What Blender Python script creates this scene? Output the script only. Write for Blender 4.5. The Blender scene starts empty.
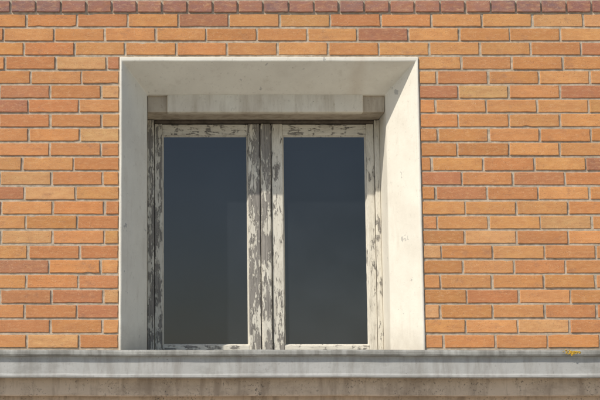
import bpy, math, random, bmesh
from mathutils import Vector
random.seed(23)
S=0.0045; H=1.6
sc=bpy.context.scene
def W(x,y,z): return (x*S,y*S,z*S+H)

# ---------- node helpers ----------
class M:
    def __init__(s,name):
        s.m=bpy.data.materials.new(name); s.m.use_nodes=True
        s.n=s.m.node_tree.nodes; s.l=s.m.node_tree.links
        s.b=s.n['Principled BSDF']; s.out=s.n['Material Output']
        s.tc=s.n.new('ShaderNodeTexCoord').outputs['Object']
    def vec(s,sx,sy,sz,off=(0,0,0)):
        n=s.n.new('ShaderNodeMapping'); n.inputs['Scale'].default_value=(sx,sy,sz); n.inputs['Location'].default_value=off
        s.l.new(s.tc,n.inputs['Vector']); return n.outputs[0]
    def noise(s,scale,vec=None,detail=5,rough=.6,dist=0):
        n=s.n.new('ShaderNodeTexNoise'); n.inputs['Scale'].default_value=scale
        n.inputs['Detail'].default_value=detail; n.inputs['Roughness'].default_value=rough; n.inputs['Distortion'].default_value=dist
        s.l.new(vec if vec else s.tc,n.inputs['Vector']); return n.outputs['Fac']
    def rng(s,v,a,b,c=0,d=1):
        n=s.n.new('ShaderNodeMapRange'); s.l.new(v,n.inputs[0])
        for i,x in enumerate((a,b,c,d)): n.inputs[i+1].default_value=x
        return n.outputs[0]
    def math(s,op,a,b=0.0,c=0.0):
        n=s.n.new('ShaderNodeMath'); n.operation=op
        for i,x in enumerate((a,b,c)):
            if isinstance(x,(int,float)): n.inputs[i].default_value=x
            else: s.l.new(x,n.inputs[i])
        return n.outputs[0]
    def mix(s,f,a,b,mode='MIX'):
        n=s.n.new('ShaderNodeMix'); n.data_type='RGBA'; n.blend_type=mode
        for k,x in ((0,f),(6,a),(7,b)):
            if isinstance(x,(int,float)): n.inputs[k].default_value=x
            elif isinstance(x,tuple): n.inputs[k].default_value=(*x,1)
            else: s.l.new(x,n.inputs[k])
        return n.outputs[2]
    def xyz(s):
        n=s.n.new('ShaderNodeSeparateXYZ'); s.l.new(s.tc,n.inputs[0]); return n.outputs
    def bump(s,h,strength,dist=.002):
        n=s.n.new('ShaderNodeBump'); n.inputs['Strength'].default_value=strength; n.inputs['Distance'].default_value=dist
        s.l.new(h,n.inputs['Height']); s.l.new(n.outputs[0],s.b.inputs['Normal'])
    def col(s,c,rough=.85):
        s.l.new(c,s.b.inputs['Base Color']); s.b.inputs['Roughness'].default_value=rough
        s.b.inputs['Specular IOR Level'].default_value=.25

def brick_mat():
    m=M('brick_clay'); a=m.n.new('ShaderNodeAttribute'); a.attribute_name='bcol'
    c=a.outputs['Color']
    n1=m.noise(20,m.vec(1,1,2.0)); c=m.mix(m.rng(n1,.35,.7,0,.5),c,(.45,.18,.07))
    n2=m.noise(60,m.vec(.6,1,1.6,(3,1,5)),6,.7); c=m.mix(m.rng(n2,.5,.75,0,.45),c,(.72,.44,.22))
    n6=m.noise(11,m.vec(1,1,1.5,(7,1,3)),7,.7); c=m.mix(m.rng(n6,.57,.66,0,.4),c,(.29,.15,.09))
    n3=m.noise(300,None,3,.6); c=m.mix(m.rng(n3,.60,.68,0,.65),c,(.16,.08,.05))
    n5=m.noise(190,m.vec(1,1,1,(9,2,2)),3,.6); c=m.mix(m.rng(n5,.63,.70,0,.45),c,(.72,.54,.36))
    n4=m.noise(1.7,None,4); c=m.mix(m.rng(n4,.4,.75,0,.2),c,(.34,.20,.14))
    m.col(c,.88); h=m.math('ADD',m.noise(150,None,7,.75),m.math('MULTIPLY',m.noise(35,m.vec(.5,1,2)),1.2)); m.bump(h,.65,.002); return m.m
def mortar_mat():
    m=M('mortar'); c=m.mix(m.rng(m.noise(50),.3,.7),(.34,.27,.19),(.60,.50,.375)); c=m.mix(m.rng(m.noise(3),.45,.7,0,.4),c,(.28,.22,.165))
    m.col(c,.95); m.bump(m.noise(300,None,5,.7),1,.002); return m.m
def plaster_mat(name,base,dark,stain,cracks=False,stain_lo=.56,spots=.70,bs=.4,grime=None):
    m=M(name)
    c=m.mix(m.rng(m.noise(5,None,7,.65),.3,.7),base,dark)
    c=m.mix(m.rng(m.noise(7,m.vec(3,3,.5),6,.65),stain_lo,stain_lo+.2,0,.55),c,stain)
    c=m.mix(m.rng(m.noise(55,m.vec(1,1,.7,(4,4,4)),5,.7),.60,.68,0,.35),c,(stain[0]*.8,stain[1]*.8,stain[2]*.8))
    pm=m.math('MULTIPLY',m.rng(m.noise(120,None,3,.6),spots,spots+.03,0,.8),m.rng(m.noise(6,m.vec(1,1,1,(8,1,1)),3),.42,.6))
    c=m.mix(pm,c,(.10,.085,.07))
    if grime:
        c=m.mix(m.rng(m.noise(5,m.vec(.8,1,1.6,(1,6,2)),8,.72),.50,.68,0,.65),c,grime)
    h=m.math('ADD',m.noise(90,None,7,.75),m.math('MULTIPLY',m.noise(9),2))
    if cracks:
        x,y,z=m.xyz()
        # warm run-off stain on the soffit, splash grime at the foot, flaked spots
        zm=m.rng(z,2.97,3.04)
        d=m.math('ABSOLUTE',m.math('SUBTRACT',m.math('ADD',x,m.math('MULTIPLY',m.noise(10),.08)),.96)); f=m.math('MULTIPLY',m.rng(d,0,.05,.3,0),zm)
        c=m.mix(f,c,(.45,.34,.23))
        bz=m.rng(m.math('ADD',z,m.math('MULTIPLY',m.noise(25),.14)),1.9,2.04,.55,0); c=m.mix(bz,c,(.42,.37,.30))
        c=m.mix(m.rng(m.noise(16,m.vec(1,1,1,(2,7,1)),6,.62),.67,.685,0,.75),c,(.36,.34,.31))
        c=m.mix(m.rng(m.noise(3,m.vec(1,1,1,(5,3,9)),8,.7),.48,.7,0,.5),c,(.56,.50,.41))
    m.col(c,.9); m.bump(h,bs,.003); return m.m
def paint_mat(name,vert,peel,seed):
    m=M(name)
    v=m.vec(4,4,.8,(seed,seed,0)) if vert else m.vec(.8,4,4,(0,seed,seed))
    v2=m.vec(30,30,1.2,(seed,0,0)) if vert else m.vec(1.2,30,30)
    wood=m.mix(m.rng(m.noise(9,v2,6,.7),.3,.7),(.38,.345,.30),(.11,.10,.088))
    paint=m.mix(m.noise(20,v,6),(.74,.70,.60),(.58,.53,.43))
    paint=m.mix(m.rng(m.noise(12,v,6,.7),.48,.64,0,.6),paint,(.42,.38,.31))
    k=m.math('ADD',m.math('MULTIPLY',m.noise(9,m.vec(2.2,2.2,.8,(seed,0,5)),4,.6),.55),m.math('MULTIPLY',m.noise(24,v,9,.75,.5),.75))
    mask=m.rng(k,peel,peel+.012)
    cr=m.rng(m.noise(40,v2,4,.7),.57,.62,0,.65)
    c=m.mix(mask,m.mix(cr,paint,(.30,.26,.21)),wood); m.col(c,.8)
    h=m.math('ADD',m.math('MULTIPLY',mask,-1.2),m.math('MULTIPLY',m.noise(9,v2,6,.7),.7)); m.bump(h,.9,.002); return m.m
def plain(name,a,b,scale,rough=.9,bs=.4):
    m=M(name); m.col(m.mix(m.rng(m.noise(scale,None,6,.65),.35,.65),a,b),rough); m.bump(m.noise(scale*12,None,6,.7),bs,.003); return m.m
def glass_mat():
    m=M('window_glass'); n,l=m.n,m.l
    tr=n.new('ShaderNodeBsdfTransparent'); tr.inputs[0].default_value=(.52,.60,.68,1)
    df=n.new('ShaderNodeBsdfDiffuse'); df.inputs[0].default_value=(.36,.42,.50,1)
    gl=n.new('ShaderNodeBsdfGlossy'); gl.inputs['Roughness'].default_value=.05; gl.inputs[0].default_value=(.88,.86,.90,1)
    fr=n.new('ShaderNodeFresnel'); fr.inputs[0].default_value=1.64
    m1=n.new('ShaderNodeMixShader'); m2=n.new('ShaderNodeMixShader')
    x,y,z=m.xyz()
    low=m.rng(m.math('ADD',z,m.math('MULTIPLY',m.noise(4),.3)),1.95,2.35,.025,0)
    dust=m.math('ADD',m.math('ADD',m.rng(m.noise(3,None,6,.6),.3,.75,.012,.045),low),m.rng(m.noise(130,None,3),.67,.73,0,.05))
    l.new(dust,m1.inputs[0]); l.new(tr.outputs[0],m1.inputs[1]); l.new(df.outputs[0],m1.inputs[2])
    l.new(fr.outputs[0],m2.inputs[0]); l.new(m1.outputs[0],m2.inputs[1]); l.new(gl.outputs[0],m2.inputs[2])
    bp=n.new('ShaderNodeBump'); bp.inputs['Strength'].default_value=.15; bp.inputs['Distance'].default_value=.002
    l.new(m.noise(5,None,2),bp.inputs['Height']); l.new(bp.outputs[0],gl.inputs['Normal'])
    l.new(m2.outputs[0],m.out.inputs[0]); return m.m

BR=brick_mat(); MO=mortar_mat()
PL=plaster_mat('painted_plaster',(.745,.70,.595),(.665,.62,.525),(.53,.47,.38),cracks=True,spots=.70,bs=.28)
LN=plaster_mat('stained_lintel',(.66,.60,.48),(.56,.49,.385),(.38,.31,.22),stain_lo=.46)
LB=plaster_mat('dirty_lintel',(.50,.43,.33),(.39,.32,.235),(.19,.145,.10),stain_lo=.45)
CO=plaster_mat('weathered_stone',(.44,.43,.40),(.37,.36,.335),(.24,.22,.19),stain_lo=.46,grime=(.25,.24,.215))
CT=plaster_mat('sill_nosing',(.42,.41,.37),(.28,.27,.24),(.12,.11,.09),stain_lo=.42,grime=(.17,.16,.135))
LW=plaster_mat('lower_render',(.62,.48,.35),(.50,.385,.275),(.20,.14,.095),stain_lo=.48,spots=.60,grime=(.29,.21,.145))
PV=[paint_mat('paint_vert_%d'%i,True,p,i*3.1) for i,p in enumerate((.74,.70,.655,.625,.74))]
PH=paint_mat('paint_horiz',False,.70,5.5)
DK=plain('shade_toned_wood',(.16,.13,.10),(.08,.065,.05),20)  # frame head wood, shadow under the lintel put into its dark colour
GL=glass_mat()
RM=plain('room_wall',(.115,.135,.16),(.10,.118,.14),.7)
PAV=plain('pavement_concrete',(.46,.43,.38),(.38,.355,.31),2)
ASP=plain('asphalt',(.06,.06,.06),(.045,.045,.045),3)
LI=plain('yellow_lichen',(.62,.38,.04),(.45,.30,.06),90)
GRD=plain('ground_earth',(.20,.19,.14),(.14,.14,.09),.5)

root=bpy.data.objects.new('brick_building',None); sc.collection.objects.link(root)
def mesh(name,vs,fs,mat,parent=root,cols=None,bev=0):
    me=bpy.data.meshes.new(name); me.from_pydata([W(*v) for v in vs],[],fs); me.update()
    o=bpy.data.objects.new(name,me); sc.collection.objects.link(o); me.materials.append(mat)
    if parent: o.parent=parent
    if cols:
        a=me.color_attributes.new('bcol','FLOAT_COLOR','POINT')
        for i,c in enumerate(cols): a.data[i].color=(*c,1)
    if bev:
        b=o.modifiers.new('b','BEVEL'); b.width=bev*S; b.segments=3; b.limit_method='ANGLE'; b.angle_limit=math.radians(15)
    return o
def box(name,x0,x1,y0,y1,z0,z1,mat,bev=.6,parent=root):
    vs=[(x,y,z) for x in(x0,x1) for y in(y0,y1) for z in(z0,z1)]
    fs=[(0,1,3,2),(4,6,7,5),(0,4,5,1),(2,3,7,6),(0,2,6,4),(1,5,7,3)]
    return mesh(name,vs,fs,mat,parent,bev=bev)

# ---------- bricks ----------
XL,XR=-37.7,264.4; TOP=348.9
PAL=[((.64,.305,.11),9),((.60,.265,.092),9),((.56,.235,.088),5),((.65,.355,.15),3),((.49,.205,.095),2),((.40,.18,.10),1)]
pal=[c for c,w in PAL for _ in range(w)]
vs=[];fs=[];cols=[]
def brick(x0,x1,z0,z1,front,col):
    w=x1-x0
    if w<3: return
    ns=max(2,int(w/5)); nh=3
    rx=random.uniform(-.25,.25); front+=random.uniform(-.3,.3); tilt=random.uniform(-.3,.3); tz=random.uniform(-.25,.25)
    x0+=random.uniform(-.35,.4);x1+=random.uniform(-.4,.35);z0+=rx;z1+=rx*.6+random.uniform(-.25,.2)
    per=[]
    for i in range(ns): per.append((x0+(x1-x0)*i/ns,z0))
    for i in range(nh): per.append((x1,z0+(z1-z0)*i/nh))
    for i in range(ns): per.append((x1-(x1-x0)*i/ns,z1))
    for i in range(nh): per.append((x0,z1-(z1-z0)*i/nh))
    cx=(x0+x1)/2;cz=(z0+z1)/2; b=len(vs); n=len(per)
    jit=[(random.uniform(-.25,.25),random.uniform(-.17,.17)) for _ in per]
    for q in range(n):
        if random.random()<.008: jit[q]=(jit[q][0],jit[q][1]+(.8 if per[q][1]<cz else -.8))
    for ins,y in [(0,6),(0,front+.45),(.2,front+.12),(.5,front)]:
        for (x,z),(jx,jz) in zip(per,jit):
            xx=x+jx+ins*(1 if x<=x0+.01 else(-1 if x>=x1-.01 else 0)); zz=z+jz+ins*(1 if z<=z0+.01 else(-1 if z>=z1-.01 else 0))
            yy=y+(tilt*(x-cx)/25+tz*(z-cz)/7 if y<6 else 0)
            vs.append((xx,yy,zz))
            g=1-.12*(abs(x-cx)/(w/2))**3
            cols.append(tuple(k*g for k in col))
    for r in range(3):
        for i in range(n):
            j=(i+1)%n; fs.append((b+r*n+i,b+r*n+j,b+(r+1)*n+j,b+(r+1)*n+i))
    fs.append(tuple(b+3*n+i for i in range(n)))
def pick():
    c=random.choice(pal); k=random.uniform(.9,1.08); return tuple(min(.8,x*k*random.uniform(.96,1.04)) for x in c)
J=1.2; XA,XB=-560,860; ROWS=44; CH=(394.7-54.6)/23
for r in range(ROWS):
    z0=54.6+CH*r; z1=z0+CH
    if r==23:
        x=XA
        while x<XB:
            c=random.choice([(.31,.15,.12),(.28,.135,.12),(.37,.18,.13),(.25,.14,.13)])
            brick(x+J,x+25.7-J,z0+J,z0+13.6-J,-1.4,c); x+=25.7
        continue
    x=XA+(0 if r%2 else 25.7)-60+random.uniform(-3.5,3.5)
    while x<XB:
        a,b=x,x+51.4
        if z0<TOP-1:
            segs=[]
            if a<XL: segs.append((a,min(b,XL)))
            if b>XR: segs.append((max(a,XR),b))
        else: segs=[(a,b)]
        for p,q in segs: brick(p+J,q-J,z0+J,z1-J,0,pick())
        x=b+random.uniform(-.3,.3)
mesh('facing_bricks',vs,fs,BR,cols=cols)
my=1.1; ZT=54.6+CH*ROWS
mesh('mortar_bed',[(XA,my,50),(XL+1,my,50),(XL+1,my,ZT),(XA,my,ZT),(XR-1,my,50),(XB,my,50),(XB,my,ZT),(XR-1,my,ZT),(XL+1,my,TOP-1),(XR-1,my,TOP-1)],
     [(0,1,2,3),(4,5,6,7),(8,9,7,2)],MO)

# ---------- splayed surround ----------
IL,IR,IT,SD=-10.3,237.0,318.6,42
WD=88
def quad(name,pts,mat,parent=root): return mesh(name,pts,[(0,1,2,3)],mat,parent)
rings=[(XL,XR,TOP,5),(XL,XR,TOP,-1.4),(XL+2.3,XR-2.3,344.6,-1.4),(IL,IR,IT,SD),(IL,IR,IT,WD+18)]
vs2=[];fs2=[];NS=14
for k,(a,b,t,y) in enumerate(rings):
    A=.22 if k in(1,2,3) else 0
    c4=[(a,50),(a,t),(b,t),(b,50)]
    for e in range(3):
        for i in range(NS):
            u=i/NS; j=A if i else 0
            vs2.append((c4[e][0]*(1-u)+c4[e+1][0]*u+random.uniform(-j,j),y+random.uniform(-j,j)*.5,c4[e][1]*(1-u)+c4[e+1][1]*u+random.uniform(-j,j)))
    vs2.append((b,y,50))
n=3*NS+1
for r in range(4):
    for i in range(n-1): fs2.append((r*n+i,r*n+i+1,(r+1)*n+i+1,(r+1)*n+i))
mesh('window_surround',vs2,fs2,PL,bev=1.1)
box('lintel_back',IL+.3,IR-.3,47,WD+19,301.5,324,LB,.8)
box('lintel_beam',10.5,214,SD-.2,54,300.2,320,LN,1.6)

# ---------- window ----------
D=WD
def bx(n,x0,x1,z0,z1,y0,mat,y1=None,bev=.8): return box(n,x0,x1,y0,y1 or y0+14,z0,z1,mat,bev)
bx('jamb_hinge_side',IL+.1,-3.0,52,301,D-1,PV[2])
bx('jamb_latch_side',231.4,IR-.1,52,301,D-1,PV[0])
bx('frame_head',-3.0,231.4,297.5,301.2,D+1,DK)
def sash(tag,xa,xb,sa,sb,ma,mb):
    bx(tag+'_stile_a',xa,xa+sa,53.5,297,D+1.5,ma); bx(tag+'_stile_b',xb-sb,xb,53.5,297,D+1.5,mb)
    bx(tag+'_top_rail',xa+sa,xb-sb,285,296.6,D+2,PH); bx(tag+'_bottom_rail',xa+sa,xb-sb,53.5,61.5,D+2,PH)
    ga,gb,gz0,gz1=xa+sa,xb-sb,61.5,285
    t=1.7; y0=D+3.5; y1=D+7
    v=[(ga,y0,gz0),(gb,y0,gz0),(gb,y0,gz1),(ga,y0,gz1),(ga+t,y1,gz0+t),(gb-t,y1,gz0+t),(gb-t,y1,gz1-t),(ga+t,y1,gz1-t)]
    mesh(tag+'_putty',v,[(0,1,5,4),(1,2,6,5),(2,3,7,6),(3,0,4,7)],PV[4])
    quad(tag+'_glass_pane',[(ga-1,y1-.4,gz0-1),(gb+1,y1-.4,gz0-1),(gb+1,y1-.4,gz1+1),(ga-1,y1-.4,gz1+1)],GL)
sash('left_sash',-2.5,109.3,8.2,12.4,PV[2],PV[3])
sash('right_sash',121.9,231.0,11.8,8.2,PV[1],PV[0])
bx('meeting_strip',110.0,121.1,53.5,297.2,D-1.2,PV[3],D+10,2.0)
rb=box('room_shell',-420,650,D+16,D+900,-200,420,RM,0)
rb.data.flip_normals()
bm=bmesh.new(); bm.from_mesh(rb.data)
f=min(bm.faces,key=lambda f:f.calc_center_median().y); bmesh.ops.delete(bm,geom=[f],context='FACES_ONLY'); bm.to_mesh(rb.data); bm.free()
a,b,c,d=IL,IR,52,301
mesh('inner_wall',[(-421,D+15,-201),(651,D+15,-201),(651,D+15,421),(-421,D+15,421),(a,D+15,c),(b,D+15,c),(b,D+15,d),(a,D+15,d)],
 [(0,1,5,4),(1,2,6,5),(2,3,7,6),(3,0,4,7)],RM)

# ---------- cornice / sill ----------
def extr(name,prof,mat,xa=XA,xb=XB,amp=1):
    N=90; v=[];f=[];n=len(prof)
    for i in range(N+1):
        x=xa+(xb-xa)*i/N; s=.25*math.sin(i*.31)+.12*math.sin(i*1.1)
        for (y,z) in prof: v.append((x,y+random.uniform(-.15,.15),z+s*amp+random.uniform(-.15,.15)))
    for i in range(N):
        for k in range(n-1): f.append((i*n+k,(i+1)*n+k,(i+1)*n+k+1,i*n+k+1))
    return mesh(name,v,f,mat)
extr('sill_nosing',[(118,53.6),(0,53.2),(-19,52.9),(-20.5,52.2),(-21,51),(-21,48.4),(-20,47),(-16,46.4)],CT)
extr('sill_fascia',[(-16,46.8),(-15.5,44.5),(-15.5,30.0),(-16.8,28.6),(-16.8,26.8),(-15.5,25.7),(-3,26.2)],CO)
extr('lower_band',[(-3,26.6),(-3,9.5),(-2,8.2),(8,8.5)],LW)
extr('lower_wall',[(8,9),(8,-120),(8,-356)],LW,amp=0)
v=[(XA,0,-356),(XA,1000,-356),(XA,1000,ZT),(XA,0,ZT),(XB,0,-356),(XB,1000,-356),(XB,1000,ZT),(XB,0,ZT)]
mesh('side_and_roof',v,[(0,1,2,3),(4,7,6,5),(3,2,6,7),(1,5,6,2)],LW)
v=[];f=[]
for k in range(60):
    cx=404+random.gauss(0,4); cz=50.6+random.gauss(0,1.0); r=random.uniform(.3,1.1); b0=len(v); v.append((cx,-21.8,cz))
    for i in range(8):
        a_=i*math.pi/4; rr=r*random.uniform(.6,1.2); v.append((cx+rr*1.4*math.cos(a_),-21.1,cz+rr*.8*math.sin(a_)))
    for i in range(8): f.append((b0,b0+1+i,b0+1+(i+1)%8))
mesh('lichen_patch',v,f,LI)

# ---------- ground ----------
def flat(name,x0,x1,y0,y1,z,mat):
    me=bpy.data.meshes.new(name); me.from_pydata([(x0,y0,z),(x1,y0,z),(x1,y1,z),(x0,y1,z)],[],[(0,1,2,3)])
    o=bpy.data.objects.new(name,me); sc.collection.objects.link(o); me.materials.append(mat); return o
flat('ground',-400,400,-400,400,-.13,GRD)
flat('road',-60,60,-16,-9,-.126,ASP)
box('pavement',-60/S,60/S,-9/S,1/S,(-.12-H)/S,(0-H)/S,PAV,0,parent=None)

# ---------- light ----------
EL=math.radians(42); AZ=math.radians(49)
w=bpy.data.worlds.new('World'); sc.world=w; w.use_nodes=True
nt=w.node_tree; bg=nt.nodes['Background']; sky=nt.nodes.new('ShaderNodeTexSky'); sky.sky_type='NISHITA'; sky.sun_disc=False
sky.sun_elevation=EL; sky.sun_rotation=math.pi+AZ; nt.links.new(sky.outputs[0],bg.inputs[0]); bg.inputs[1].default_value=.145
ld=bpy.data.lights.new('sun','SUN'); ld.energy=4.0; ld.angle=math.radians(.6); ld.color=(1,.95,.87)
lo=bpy.data.objects.new('sun',ld); sc.collection.objects.link(lo)
d=Vector((-math.sin(AZ)*math.cos(EL),-math.cos(AZ)*math.cos(EL),math.sin(EL)))
lo.rotation_euler=d.to_track_quat('Z','Y').to_euler(); lo.location=d*20
# ---------- camera ----------
cd=bpy.data.cameras.new('camera'); cam=bpy.data.objects.new('camera',cd); sc.collection.objects.link(cam)
cd.lens=90; cd.sensor_width=36; cd.shift_x=.2383; cd.clip_end=2000
cam.location=W(0,-1486,0); cam.rotation_euler=(math.radians(97.77),0,0); sc.camera=cam
sc.view_settings.view_transform='Standard'; sc.view_settings.look='None'; sc.view_settings.exposure=0
